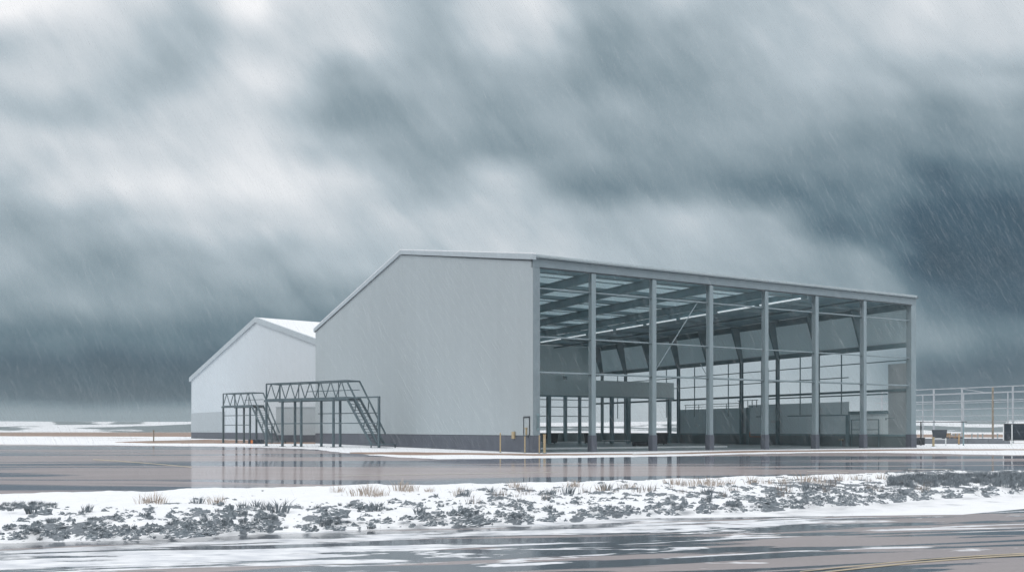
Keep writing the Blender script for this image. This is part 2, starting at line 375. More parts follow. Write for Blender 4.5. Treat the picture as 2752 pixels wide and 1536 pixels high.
# the rest of the dome: even bright overcast overhead, mid grey round the back
aaz = math_('ABSOLUTE', az)
side = N(nt,'ShaderNodeMapRange', interpolation_type='SMOOTHSTEP'); L.new(aaz, side.inputs[0]); side.inputs[1].default_value = .62; side.inputs[2].default_value = 1.3
up = N(nt,'ShaderNodeMapRange', interpolation_type='SMOOTHSTEP'); L.new(el, up.inputs[0]); up.inputs[1].default_value = R(26); up.inputs[2].default_value = R(42)
v = mixf(nt, side.outputs[0], v, .80); v = mixf(nt, up.outputs[0], v, 1.0)
tint = ramp(nt, [(0,[s2l(c) for c in (20,32,42)]), (.35,[s2l(c) for c in (68,91,106)]), (.45,[s2l(c) for c in (98,120,132)]),
                 (.60,[s2l(c) for c in (142,159,168)]), (.75,[s2l(c) for c in (181,194,202)]), (.88,[s2l(c) for c in (218,224,229)]), (1,[s2l(c) for c in (250,251,253)])])
L.new(v, tint.inputs[0]); L.new(tint.outputs[0], bg2.inputs[0])
ZEN = 1.25
stg = mixf(nt, up.outputs[0], 1.0, ZEN)
L.new(stg, bg2.inputs[1])
mixs.inputs[0].default_value = .97
L.new(bg.outputs[0], mixs.inputs[1]); L.new(bg2.outputs[0], mixs.inputs[2]); L.new(mixs.outputs[0], out.inputs[0])

sun = bpy.data.lights.new('sun', 'SUN'); so = bpy.data.objects.new('sun', sun); COL.objects.link(so)
sun.energy = .9; sun.angle = R(25); sun.color = (1,.97,.93)
d = Vector((math.sin(SUN_AZ)*math.cos(SUN_EL), math.cos(SUN_AZ)*math.cos(SUN_EL), math.sin(SUN_EL)))
so.rotation_euler = (-d).to_track_quat('-Z','Y').to_euler()
scene.view_settings.view_transform = 'Standard'; scene.view_settings.look = 'None'
scene.view_settings.exposure = 0; scene.view_settings.gamma = 1; scene.view_settings.use_curve_mapping = False

# ------------------------------------------------------------------ ground, apron, road, strips
def sheet(name, pts, z, mat, kind='structure'):
    mb = MB(); mb.v = [(x,y,z) for x,y in pts]; mb.f = [tuple(range(len(pts)))]
    o = mb.build(name, mat, recalc=False)
    if o.data.polygons[0].normal.z < 0: o.data.flip_normals()
    return tag(o, kind=kind)
def rough_line(pts, n=10, amp=.03, seed=0., rel=True):
    """polyline subdivided, each point nudged in depth so that the edge is ragged"""
    o = []
    for (a, b) in zip(pts[:-1], pts[1:]):
        for k in range(n):
            t = k/n; x = a[0]+(b[0]-a[0])*t; y = a[1]+(b[1]-a[1])*t
            q = noise.fractal(Vector((x*.9+seed, y*.3, seed)), .8, 2.2, 5)
            o.append((x, y+q*amp*(y if rel else 1)))
    o.append(pts[-1]); return o
g = MB(); g.v = [(-1300,-60,0),(1700,-60,0),(1700,1300,0),(-1300,1300,0)]; g.f = [(0,1,2,3)]
tag(g.build('ground','ground', recalc=False), kind='structure')

far_px = [(-900,1193.8),(0,1194.6),(300,1195.5),(514,1198),(700,1201.5),(848,1206),(900,1213),(980,1221),(1080,1228),(1180,1233),(1300,1232.5),(1435,1230.5),(1620,1228),(1800,1225),(1980,1220),(2150,1216.5),(2300,1215.5),(2440,1216.5),(2600,1220),(2752,1222.5),(3400,1226)]
near_px = [(3400,1255),(2752,1275),(2300,1287),(1835,1300),(1376,1313),(855,1325),(0,1345),(-900,1352)]
farl = rough_line([gp(*p) for p in far_px], 14, .012, 3.3)
apron_pts = farl + [gp(*p) for p in near_px]
ap = MB(); ap.v = [(x,y,.004) for x,y in apron_pts]; ap.f = [tuple(range(len(ap.v)))]
o = ap.build('apron','apron', recalc=False)
if o.data.polygons[0].normal.z < 0: o.data.flip_normals()
tag(o, kind='structure')
sheet('road', [(-40,2),(60,2),(60,30),(20,24),(8,16),(-4,14.6),(-40,14.2)], .004, 'road')

def strip(name, top, bot, mat, seed, amp=.02, z=.004):
    a = rough_line([gp(*p) for p in top], 12, amp, seed); b = rough_line([gp(*p) for p in bot], 12, amp, seed+9)
    return sheet(name, a+b[::-1], z, mat)
# bands of dead grass showing through the snow
strip('grass_strip', [(-900,1160.4),(300,1160.6),(700,1160.8)], [(-900,1170.5),(0,1171),(514,1172.5),(700,1172.5)], 'tan', 1, .02)
strip('grass_strip', [(2400,1166),(2800,1166.5),(3300,1167)], [(2400,1174),(2700,1174.5),(3300,1175)], 'tan', 2, .02)
strip('grass_strip', [(310,1186.5),(420,1183.2),(560,1180),(700,1182.5),(848,1180)], [(310,1187.5),(400,1190.2),(600,1190.5),(720,1191.5),(848,1192)], 'tan', 4, .012)
strip('grass_strip', [(940,1214.5),(1080,1213.8),(1250,1216),(1432,1218.5),(1700,1218)], [(940,1217.5),(1100,1222),(1250,1220.5),(1432,1223.5),(1700,1221)], 'tan', 5, .01)
strip('grass_strip', [(1700,1219.5),(2000,1210.5),(2450,1205.8),(2800,1206)], [(1700,1222),(2050,1214.2),(2450,1209.5),(2800,1208.5)], 'tan', 6, .008)

# painted lines
def line(name, pxs, wpx, mat, label=None):
    a = [gp(x,y-wpx/2) for x,y in pxs]; b = [gp(x,y+wpx/2) for x,y in pxs]
    o = sheet(name, a+b[::-1], .008, mat); return o
line('apron_line', [(250,1234),(330,1239),(420,1246),(515,1254.5)], 1.6, 'yellow_line')
line('apron_line', [(2030,1281-1.5),(2160,1275.5),(2330,1271.5)][:1]+[(1950,1276.5),(2130,1276)], 1.3, 'dirty_line') if False else None
line('apron_line', [(900,1278),(1100,1275),(1300,1272),(1500,1268)], 1.2, 'dirty_line')
line('apron_line', [(2170,1266),(2280,1268.5)], 1.6, 'dirty_line')
line('apron_line', [(2310,1273),(2345,1272.5)], 1.6, 'dirty_line')
line('apron_line', [(2440,1259.5),(2560,1261)], 1.6, 'dirty_line')
line('road_line', [(2150,1545),(2300,1528),(2480,1510),(2620,1499),(2900,1483)], 3.4, 'yellow_line')
line('road_line', [(2150,1536),(2300,1520.5),(2480,1504),(2620,1494),(2900,1479)], 2.2, 'yellow_line')

# ---- snow bank between road and apron: one height field
import bisect
fpt = [gp(*p) for p in near_px[::-1]]
npx = [(-900,1461),(0,1458),(430,1455),(750,1431),(1280,1415),(1920,1383),(2752,1326),(3400,1288)]
npt = [gp(*p) for p in npx]
def interp(pts, x):
    xs = [p[0] for p in pts]; i = min(max(bisect.bisect(xs, x)-1, 0), len(xs)-2)
    t = (x-xs[i])/(xs[i+1]-xs[i]); t = min(max(t,0),1); return pts[i][1]+(pts[i+1][1]-pts[i][1])*t
npt_s = sorted(npt); fpt_s = sorted(fpt)
def blobs(x, y):
    """where clods and scrub break through (0..1)"""
    p = Vector((x*3.4, y*1.7, .3)); q = noise.fractal(p, .75, 2.1, 5)
    r = noise.noise(Vector((x*.22, y*.16, 7.7)))
    return q*.62+r*.25
def bank_at(x, t):
    yn = interp(npt_s, x)-.25+.35*noise.noise(Vector((x*.5,0,4.)))+.12*noise.noise(Vector((x*2.5,0,9.)))
    yf = interp(fpt_s, x)+.9+.8*noise.noise(Vector((x*.13,5,1.)))
    y = yn+(yf-yn)*t
    prof = min(1, t/.10)*min(1,(1-t)/.10); prof = prof*prof*(3-2*prof)
    env = math.exp(-((t-.33)/.25)**2)
    right = min(1,max(0,(x-9)/5))*math.exp(-((t-.80)/.13)**2)
    left = min(1,max(0,(-x-3.5)/2.5))*math.exp(-((t-.85)/.10)**2)*.6
    edge = (.26+.25*noise.fractal(Vector((x*1.2,y*4.,6.)),.8,2.2,4))*math.exp(-((t-.05)/.045)**2)
    b = blobs(x,y)+.20*env+.40*right+.08*left+edge-.27-.06*min(1,max(0,-x/4))-.18*max(0,t-.62)
    bump = .045*noise.fractal(Vector((x*.8,y*.8,2.)),.8,2,4)
    cl = min(1,max(0,(b-.08)/.15))
    z = -.04+prof*(.20+bump+.035*cl+.03*cl*noise.noise(Vector((x*9,y*7,3.))))
    return y, z, b
NX, NT = 1150, 150
xs = np.linspace(-20, 34, NX); vv = []; bare = []
for t in [ (k/(NT-1))**1.25 for k in range(NT)]:
    for x in xs:
        y, z, b = bank_at(x, t); vv.append((x,y,z)); bare.append(b)
ff = [(j*NX+i, j*NX+i+1, (j+1)*NX+i+1, (j+1)*NX+i) for j in range(NT-1) for i in range(NX-1)]
me = bpy.data.meshes.new('snow_bank'); me.from_pydata(vv, [], ff); me.materials.append(M['bank'])
a = me.attributes.new('bare','FLOAT','POINT'); a.data.foreach_set('value', np.array(bare, dtype=np.float32)+.42)
me.polygons.foreach_set('use_smooth', [True]*len(me.polygons))
o = bpy.data.objects.new('snow_bank', me); COL.objects.link(o); tag(o, kind='structure')

# ---- far hills
vv = []; bare = []; HX, HT = 420, 60
for j in range(HT):
    t = j/(HT-1); y = 640+t*420
    for i in range(HX):
        x = -900+i*2200/(HX-1)
        s = min(1, t/.30); s = s*s*(3-2*s)
        u = x/y*F+CX                                    # broad landforms named by bearing
        top = 10.4+2.4*noise.noise(Vector((x*.006,y*.004,1)))
        if x > 200: top = 11+5*noise.noise(Vector((x*.004,2,1)))
        gul = 2.0*max(0,noise.fractal(Vector((x*.012,y*.02,5)),.9,2,4))
        z = s*(top*(.62+.38*min(1,max(0,(t-.35)/.2))))-gul*s-.4*(1-s)
        vv.append((x,y,z)); n = noise.fractal(Vector((x*.010,y*.016,8)),.9,2,4)
        fac = 0
        for (pc, hw, sl_) in ((205,58,.5),(338,42,-.4),(2650,60,.3)):
            q_ = abs(u-pc+(t-.4)*120*sl_)/hw
            if q_ < 1 and .30 < t < .62: fac = .5
        bare.append(.20+n*(.42 if t < .3 else .22 if t < .5 else 0)-(.2 if t > .6 else 0)+.10*math.sin(min(1,t/.3)*math.pi)*(t<.3)*3+fac)
ff = [(j*HX+i, j*HX+i+1, (j+1)*HX+i+1, (j+1)*HX+i) for j in range(HT-1) for i in range(HX-1)]
me = bpy.data.meshes.new('hills'); me.from_pydata(vv, [], ff); me.materials.append(M['hill'])
a = me.attributes.new('bare','FLOAT','POINT'); a.data.foreach_set('value', np.array(bare, dtype=np.float32))
me.polygons.foreach_set('use_smooth', [True]*len(me.polygons))
o = bpy.data.objects.new('hills', me); COL.objects.link(o); tag(o, kind='structure')

# ------------------------------------------------------------------ the open hangar
C0 = (1.376, 59.5); ROT = math.atan2(.4804,.877)
W, D, EAVE, RIDGE, UR = 38.2, 49.65, 12.9, 17.2, 23.2
hg = empty('hangar', (C0[0], C0[1], 0), ROT)
tag(hg, 'large grey steel hangar with a gabled blank wall and open column-lined front', 'hangar')
def hp(name, mb, mat, parent=hg, **k): return mb.build(name, mat, parent, **k)
def roofz(u): return EAVE+(RIDGE-EAVE)*(u/UR if u < UR else (D-u)/(D-UR))
# gable wall (outer face at x = 0)
gw = hp('gable_wall', MB().prism([(0,0,1.15),(0,D,1.15),(0,D,EAVE-.05),(0,UR,RIDGE-.05),(0,0,EAVE-.05)], (.25,0,0)), 'clad')
hp('plinth', MB().box(-.03,.25,-.03,D,0,1.11), 'plinth', gw)
hp('flashing', MB().box(-.012,.24,-.012,D,1.11,1.15), 'plinth_gap', gw)
# the right hand gable above the side wall
hp('gable_wall', MB().prism([(W-.25,0,12.9),(W-.25,D,12.9),(W-.25,UR,RIDGE-.05)], (.25,0,0)), 'clad')
# roof slabs and rake trims
for (u0,u1) in ((-.25,UR),(UR,D+.25)):
    z0, z1 = roofz(u0), roofz(u1)
    rf = hp('roof', MB().prism([(.12,u0,z0),(.12,u1,z1),(.12,u1,z1+.22),(.12,u0,z0+.22)], (W-.24,0,0)), 'roofing')
    tr = hp('roof_trim', MB().prism([(-.16,u0,z0-.14),(-.16,u1,z1-.14),(-.16,u1,z1+.22),(-.16,u0,z0+.22)], (.277,0,0)), 'trim')
    hp('snow_cover', MB().prism([(-.15,u0,z0+.222),(-.15,u1,z1+.222),(-.15,u1,z1+.30),(-.15,u0,z0+.30)], (.25,0,0)), 'snow', tr)
    hp('shade_strip', MB().prism([(-.035,u0+.28,z0-.20),(-.035,u1,z1-.20),(-.035,u1,z1-.143),(-.035,u0+.28,z0-.143)], (.035,0,0)), 'plinth_gap', tr)  # solid dark strip, paints the shade line under the trim
# front: corner piers, beam, columns, rails
fb = hp('front_beam', MB().box(.0,W,-.06,.22,12.24,12.88), 'beam_paint')
hp('gutter', MB().box(-.05,W+.08,-.22,-.063,12.82,12.95), 'stair', fb)
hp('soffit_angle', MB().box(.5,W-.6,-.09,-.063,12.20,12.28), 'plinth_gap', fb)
p1 = hp('corner_pier', MB().box(.25,.52,-.05,.45,1.15,12.237).box(0,.25,-.05,-.003,1.15,12.237), 'beam_paint')
hp('plinth', MB().box(.253,.55,-.08,.48,0,1.148).box(-.027,.252,-.08,-.033,0,1.148), 'plinth', p1)
p2 = hp('corner_pier', MB().box(W-.62,W,-.05,.45,1.15,12.237), 'col_paint')
hp('plinth', MB().box(W-.66,W+.03,-.08,.48,0,1.148), 'plinth', p2)
FC = [4.78,9.97,15.24,20.78,26.2,31.78]
fc0 = None
for i, x in enumerate(FC):
    if fc0 is None:
        fc0 = hp('column', MB().hcol(0,.12,1.15,12.237,.34,.40,.035), 'col_paint')
        base = hp('pedestal', MB().box(-.21,.21,-.13,.37,0,1.15), 'plinth', fc0)
        hp('base_plate', MB().box(-.19,.19,-.11,.35,1.15,1.18), 'beam_paint', fc0)
        fc0.location = (x,0,0)
    else:
        c = copy_tree(fc0, hg); c.location = (x,0,0)
for (z, y, r) in ((10.95,.20,.055),(7.72,.20,.055),(5.35,.20,.07)):
    hp('wall_rail', MB().tube((.52,y+.05,z),(W-.6,y+.05,z),r,8), 'col_paint')
hp('tie_rod', MB().tube((10.2,.3,5.6),(14.2,.3,10.9),.035,6), 'col_paint')
hp('tie_rod', MB().tube((15.1,.3,5.6),(14.5,.3,6.4),.03,6), 'col_paint')
# ceiling: light sheet, dark sheet, rafters and purlins
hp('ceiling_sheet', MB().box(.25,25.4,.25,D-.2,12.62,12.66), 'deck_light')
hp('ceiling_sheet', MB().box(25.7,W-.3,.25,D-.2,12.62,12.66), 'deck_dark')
rafters = [4.78,9.97,15.24,20.78]
for x in rafters:
    hp('rafter', MB().box(x-.14,x+.14,.23,D-.3,11.72,11.77).box(x-.05,x+.05,.23,D-.3,11.77,12.30).box(x-.14,x+.14,.23,D-.3,12.30,12.34), 'steel')
for k in range(9):
    u = 2.0+k*5.22
    hp('purlin', MB().box(.25,25.35,u-.24,u+.24,12.345,12.60), 'steel')
    hp('purlin', MB().box(.25,25.35,u+2.59,u+2.63,12.54,12.61), 'steel_side')
for k in range(9):
    u = 5.22*k+5.3
    hp('cross_beam', MB().box(25.7,W-.35,u-.12,u+.12,12.36,12.60), 'steel')
hp('longitudinal_beam', MB().box(25.42,25.68,.25,D-.3,11.95,12.60), 'steel')
hp('longitudinal_beam', MB().box(31.7,31.9,.25,D-.3,12.20,12.355), 'steel_side')
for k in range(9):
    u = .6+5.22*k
    hp('skylight_gap_glow', MB().box(25.26,25.39,u+.25,u+4.75,12.02,12.12), 'gap_glow')  # glowing bars stand in for a skylight gap seen edge-on
# right side wall: columns with haunches, lintel, upper sheet, rails, lower sheets
hp('side_sheet', MB().box(W-.12,W-.02,.45,D-.3,9.08,12.60), 'panel')
hp('side_edge', MB().box(W-.16,W-.121,.45,D-.3,9.08,9.16), 'trim')
hp('eave_beam', MB().box(W-.34,W-.17,.45,D-.3,11.98,12.60), 'steel')
hp('side_lintel', MB().box(W-.30,W-.125,.45,D-.3,8.68,9.07), 'steel')
sc0 = None
for k in range(1,10):
    u = 5.22*k
    if sc0 is None:
        sc0 = hp('side_column', MB().box(W-.62,W-.57,-.14,.14,0,8.9).box(W-.57,W-.36,-.03,.03,0,8.9).box(W-.36,W-.31,-.14,.14,0,8.9), 'steel_side')
        hp('haunch', MB().prism([(W-.62,-.10,8.6),(W-.28,-.10,8.6),(W-.9,-.10,12.3),(W-2.0,-.10,12.3)], (0,.20,0)), 'steel_side', sc0)
        sc0.location = (0,u,0)
    else:
        c = copy_tree(sc0, hg); c.location = (0,u,0)
for (z, h, u0, u1) in ((7.6,.09,.45,D-.3),(6.4,.09,7.0,D-.3),(5.02,.22,.45,D-.3),(4.72,.12,2.72,18.0)):
    hp('side_rail', MB().box(W-.22,W-.14,u0,u1,z-h/2,z+h/2), 'steel_side')
for u in (7.9,13.0,18.3,23.3,28.9,34,44): hp('mullion', MB().box(W-.135,W-.06,u-.05,u+.05,3.0,8.67), 'steel_side')
hp('mullion', MB().box(W-.135,W-.06,17.3,17.42,4.1,7.9), 'steel_side')
hp('lower_sheet', MB().box(W-.12,W-.03,.5,2.7,1.15,7.35), 'panel_low_dim')
hp('lower_sheet', MB().box(W-.12,W-.03,2.7,7.0,1.15,2.93), 'panel_low')
hp('lower_beam', MB().box(W-.26,W-.03,2.72,7.0,2.94,3.25), 'steel')
hp('lower_sheet', MB().box(W-.122,W-.028,7.0,20.2,1.15,4.15), 'panel_low')
hp('lower_sheet', MB().box(W-.118,W-.032,20.25,31.5,1.15,3.88), 'panel_low')
hp('lower_post', MB().box(W-.30,W-.13,20.0,20.35,0,3.9), 'steel')
hp('lower_post', MB().box(W-.30,W-.13,6.9,7.25,0,2.94), 'steel')
hp('low_wall', MB().box(W-.16,W-.04,.5,D-.3,0,.95), 'floor')
hp('wall_base_channel', MB().box(W-.22,W-.02,.5,D-.3,.953,1.147), 'steel')
hp('mid_rail', MB().box(W-.19,W-.125,7.4,14.6,2.86,2.96), 'steel')
hp('mid_rail', MB().box(W-.19,W-.125,17.6,19.0,2.86,2.96), 'steel')
hp('wall_sign', MB().box(W-.19,W-.125,15.6,16.9,2.25,2.5), 'white')
hp('wall_sign', MB().box(W-.19,W-.125,28.0,28.8,1.98,2.08), 'white')
hp('pipe_run', MB().tube((W-.5,19.6,.83),(W-.5,17.2,.83),.035,6).tube((W-.5,19.6,.83),(W-.5,19.6,1.35),.035,6), 'orange')
gr = MB()
for (a,b_,z0) in ((20.8,30.3,3.88),(18.5,21.5,4.15)):
    gr.bar((W-.4,a,z0+.5),(W-.4,b_,z0+.5),.07)
    for u in frange(a+.2,b_-.2,5): gr.bar((W-.4,u,z0-.3),(W-.4,u,z0+.5),.06)
gr.bar((W-.4,21.0,4.12),(W-.4,30.0,4.12),.05)
hp('guard_rail', gr, 'steel_side')
gr = MB(); 
for z in (1.55,2.45): gr.bar((W-.5,3.4,z),(W-.5,6.4,z),.07)
for u in (3.4,6.4): gr.bar((W-.5,u,.0),(W-.5,u,2.45),.07)
hp('guard_rail', gr, 'steel_side')
gr = MB().bar((W-.6,1.6,2.55),(W-.6,2.6,2.55),.06).bar((W-.6,2.55,2.55),(W-.6,2.55,2.4),.07)
hp('wall_bracket', gr, 'steel_side')
# cross partition and back wall
UP = 32.2
pt = hp('partition', MB().box(6,W-.45,UP-.06,UP+.06,5.30,7.05), 'panel_x')
hp('partition_beam', MB().box(6,W-.45,UP-.10,UP+.10,5.12,5.297), 'steel', pt)
for (x,wd) in ((16.2,.34),(18.2,.34),(20.6,.42),(24.6,.22),(26.0,.22),(28.9,.36),(31.2,.42),(34.3,.22),(37.1,.36)):
    hp('partition_column', MB().box(x-wd/2,x+wd/2,UP-.18,UP+.18,0,5.117), 'steel')
hp('back_wall', MB().prism([(.3,D-.2,5.9),(W-.3,D-.2,5.9),(W-.3,D-.2,12.60),(.3,D-.2,12.60)], (0,.15,0)), 'panel_x')
for x in (12.6,17.4,22.6,28.0,33.4,37.7):
    hp('back_column', MB().box(x-.2,x+.2,D-.6,D-.25,0,8.6), 'steel')
for z in (5.5,4.55,3.35,1.95):
    hp('back_rail', MB().box(.3,W-.3,D-.24,D-.16,z-.05,z+.05), 'steel_side')
hp('back_low_wall', MB().box(.3,W-.3,D-.2,D-.05,0,1.15), 'floor')
hp('floor_slab', MB().box(.26,W-.17,.5,D-.3,0,.02), 'floor')
hp('door_threshold', MB().box(.55,W-.7,.05,.45,0,.05), 'barrier')
# door, lamp and box on the gable wall beside the corner
dr = hp('door', MB().box(-.030,-.004,.42,1.12,1.16,2.30), 'clad')
hp('kick_plate', MB().box(-.05,-.034,.42,1.12,.05,1.10), 'plinth', dr)
fr_ = MB().box(-.06,-.001,1.125,1.185,1.16,2.42).box(-.06,-.001,.37,.415,1.16,2.42).box(-.06,-.001,.416,1.124,2.33,2.42)
hp('door_frame', fr_, 'plinth_gap', dr); hp('handle', MB().box(-.09,-.046,.5,.54,1.0,1.2), 'black', dr)
hp('utility_box', MB().box(-.14,-.033,2.35,2.68,.92,1.40), 'yellow')
ul = hp('wall_lamp', MB().box(-.10,-.002,.70,.84,1.18,1.60), 'yellow'); hp('lamp_head', MB().box(-.18,-.02,.66,.86,1.61,1.67), 'yellow', ul)
hp('meter_pipes', MB().tube((.28,-.09,2.55),(.28,-.09,1.55),.02,6).tube((.35,-.09,2.6),(.35,-.09,1.45),.02,6).tube((.42,-.09,2.5),(.42,-.09,1.7),.02,6).box(.26,.44,-.10,-.052,1.5,1.62).box(.26,.44,-.10,-.052,2.45,2.58), 'steel')

# ------------------------------------------------------------------ far pale warehouse
ROT2 = math.atan2(.591,.806)
WH = empty('warehouse', (at(690,138.4), 138.4, 0), ROT2)
tag(WH, 'pale grey gabled warehouse with a snowy white roof standing behind the hangar', 'warehouse')
ws = 33.0; ea = 10.9; rg = 18.5
def wz(u): return rg-(rg-ea)*abs(u)/ws
low = 3.95
g0 = MB().prism([(0,-27,1.1),(0,ws,1.1),(0,ws,ea),(0,0,rg),(0,-27,wz(-27))], (.3,0,0)).build('gable_wall', cladding('warehouse_cladding', (.56,.615,.66), 1.0, 1, .02), WH)
MB().box(-.04,.28,-27,ws,0,1.1).build('plinth','plinth',g0)
MB().box(-.06,-.002,14.5,ws,1.12,low+.65).build('lower_panel', cladding('warehouse_lower', (.40,.445,.475), 1.0, 1, .02), g0)
for (u0,u1) in ((-27,0),(0,ws+.4)):
    z0,z1 = wz(u0), wz(u1)
    r_ = MB().prism([(.1,u0,z0),(.1,u1,z1),(.1,u1,z1+.3),(.1,u0,z0+.3)], (55,0,0)).build('roof','snow',WH)
    MB().prism([(-.3,u0,z0-.45),(-.3,u1,z1-.45),(-.3,u1,z1+.32),(-.3,u0,z0+.32)], (.397,0,0)).build('roof_trim', 'trim', WH)
MB().box(.3,55,ws-.3,ws,0,ea-.02).build('side_wall','clad_far',WH)
# low annexe between the two buildings
ax = empty('annexe', (at(742,112),112,0), 0)
tag(ax, 'low flat-roofed grey box building half hidden between the warehouse and the hangar', 'shed')
b0 = MB().box(0,9,0,6,.9,ht(1095,112)).build('wall','clad_box',ax)
MB().box(-.02,9.02,-.03,6.02,0,.897).build('plinth','plinth',ax)
MB().box(-.06,9.06,-.06,6.06,ht(1095,112)+.002,ht(1095,112)+.14).build('roof_edge','trim',ax)

# ------------------------------------------------------------------ access stairs
def access_stair(name, loc, rz, Lw, near, far, run, right_leg, label, hd=4.3, hr=5.8, wd=1.6, fine=1.):
    r = empty(name, loc, rz); t = .11*fine
    def P(n, mb, m='stair', parent=None): return mb.build(n, m, parent or r)
    for x in near: P('leg', MB().bar((x,0,0),(x,0,hd),.17*fine))
    for x in far: P('leg', MB().bar((x,wd,0),(x,wd,hd),.17*fine))
    P('base_plates', [b_ for b_ in [MB()] if [b_.box(x-.2,x+.2,y-.2,y+.2,0,.035) for x, y in [(q,0) for q in near]+[(q,wd) for q in far]]][0])
    dk = P('deck', MB().box(-.1,Lw+.1,-.05,wd+.05,hd,hd+.10).bar((-.3,0,hd-.08),(Lw+.15,0,hd-.08),.12,.2).bar((-.1,wd,hd-.08),(Lw+.1,wd,hd-.08),.12,.2))
    for y in (0,wd):
        tr = MB().bar((0,y,hr),(Lw,y,hr),t).bar((0,y,hd),(0,y,hr),t)
        n = max(3,int(round(Lw/1.25))); pw = Lw/n
        if y:
            for k in range(1,n//2): tr.bar((k*pw*2,y,hd),(k*pw*2,y,hr),t*.6)
        for k in range(n if not y else 0):
            tr.bar((k*pw+.03,y,hd+.1),((k+.5)*pw,y,hr),t*.62); tr.bar(((k+.5)*pw,y,hr),((k+1)*pw-.03,y,hd+.1),t*.62)
        if y: tr.bar((Lw*.35,y,hd+.75),(Lw,y,hd+.75),t*.6)
        P('truss_railing', tr)
    P('cross_tie', MB().bar((0,0,hr),(0,wd,hr),t).bar((Lw,0,hr),(Lw,wd,hr),t).bar((Lw*.5,0,hr),(Lw*.5,wd,hr),t))
    for y in (0,wd*.5,wd):
        P('stringer', MB().bar((Lw,y,hd),(Lw+run*.78,y,.25),.07,.22))
    steps = MB(); ns = 15
    for k in range(1,ns):
        q = k/ns; steps.box(Lw+run*.78*q-.12,Lw+run*.78*q+.12,.04,wd-.04,hd*(1-q)+.25*q-.02,hd*(1-q)+.25*q+.02)
    P('steps', steps)
    for y in (0,wd):
        h = MB().bar((Lw,y,hr),(Lw+run*(.95 if not y else .80),y,.45 if not y else 1.2),t)
        for q in (.33,.66): h.bar((Lw+run*.78*q,y,hd*(1-q)+.25*q),(Lw+run*q*.9,y,hr*(1-q*.9)+.45*q*.9),t*.6)
        P('handrail', h)
    P('landing', MB().box(Lw+run*.72,Lw+run*1.15,-.1,wd+.1,.27,.33).bar((Lw+run*.76,0,0),(Lw+run*.76,0,.27),.08).bar((Lw+run*1.1,wd,0),(Lw+run*1.1,wd,.27),.08))
    br = MB().bar((0,0,2.1),(Lw*.9,0,2.1),t*.8)
    if right_leg:
        P('outer_frame', MB().bar((Lw,0,hd),(Lw+run,0,hd),t*1.2).bar((Lw+run,0,0),(Lw+run,0,hd+.05),.17*fine).bar((Lw*.9,0,2.1),(Lw+run,0,2.1),t*.8))
        br.bar((Lw*.5,wd,3.0),(Lw+run*.6,wd,3.0),t*.7)
    else:
        br.bar((0,0,3.2),(Lw*1.15,0,3.2),t*.8)
        P('outer_frame', MB().bar((Lw+run,0,0),(Lw+run,0,1.9),.12))
    P('brace', br)
    tag(r, label, 'metal stairs')
    return r
access_stair('access_stairs', (-22.9,84,0), R(-34.6), 10.4, [0,2.2,4.7,8.8], [2.1,5.6,8.0], 3.8, True, 'longer dark steel platform stairs with truss railing beside the hangar gable wall')
access_stair('access_stairs', (at(600,106.5),106.5,0), R(-38), 5.5, [0,2.6,5.2], [1.8,4.2], 3.7, False, 'smaller farther steel platform stairs in front of the pale warehouse')

# ------------------------------------------------------------------ bollards, posts and small things
def bollard(px, py_base, py_top, r, label, cap=False, mat='yellow', dark_above=None, dx=0):
    X, Y = gp(px, py_base); h = ht(py_top, Y)
    o = empty('bollard' if dark_above is None else 'marker_post', (X,Y,0))
    if dark_above is None:
        MB().tube((0,0,0),(0,0,h),r,10).build('post', mat, o)
    else:
        z = ht(dark_above, Y); MB().tube((0,0,0),(0,0,z),r,10).build('post', mat, o); MB().tube((0,0,z),(0,0,h),r*.8,8).build('post','steel',o)
    if cap: MB().tube((0,0,h),(0,0,h+.05),r*1.35,10).build('cap', mat, o)
    MB().tube((0,0,0),(0,0,.03),r*1.9,10).build('base_plate','steel',o)
    tag(o, label, 'bollard' if dark_above is None else 'post'); return o
G1 = 'thin yellow posts near the hangar corner'
tag(bollard(1344.6,1215.5,1162,.05,'thin yellow post standing in front of the grey gable wall, left of the wall box'), group=G1)
tag(bollard(1410.6,1216.5,1171,.045,'thin yellow post in front of the small door by the hangar corner'), group=G1)
tag(bollard(1449.5,1217.5,1168,.04,'thin orange-yellow post right at the hangar corner, just left of the thicker post'), group=G1)
bollard(1463.4,1217.5,1168,.085,'thick pale yellow bollard with flat cap beside the hangar corner', cap=True)
bollard(2508.5,1199,1175,.10,'short thick yellow bollard in front of the tilted dark board', cap=True)
bollard(2577,1194,1166,.08,'rusty yellow post in front of the stacked crates', mat='wood')
X, Y = gp(413,1187); o = empty('fence_post',(X,Y,0)); MB().box(-.06,.06,-.06,.06,0,1.45).build('post','rust',o); MB().box(-.1,.1,-.1,.1,1.45,1.5).build('cap','rust',o)
tag(o,'lone rusty brown post standing in the snowy field left of the warehouse','post')
# equipment case under the farther stairs
X, Y = gp(667,1192.5); o = empty('equipment_case',(X,Y,0)); 
MB().box(0,1.55,0,.7,.04,.46).build('body','board',o); MB().box(-.02,1.57,-.02,.72,.463,.50).build('lid','greyboard',o); MB().box(.28,.50,-.02,-.003,.08,.44).build('label_panel','orange',o)
tag(o,'low black case with an orange panel lying on snow below the farther stairs','case')
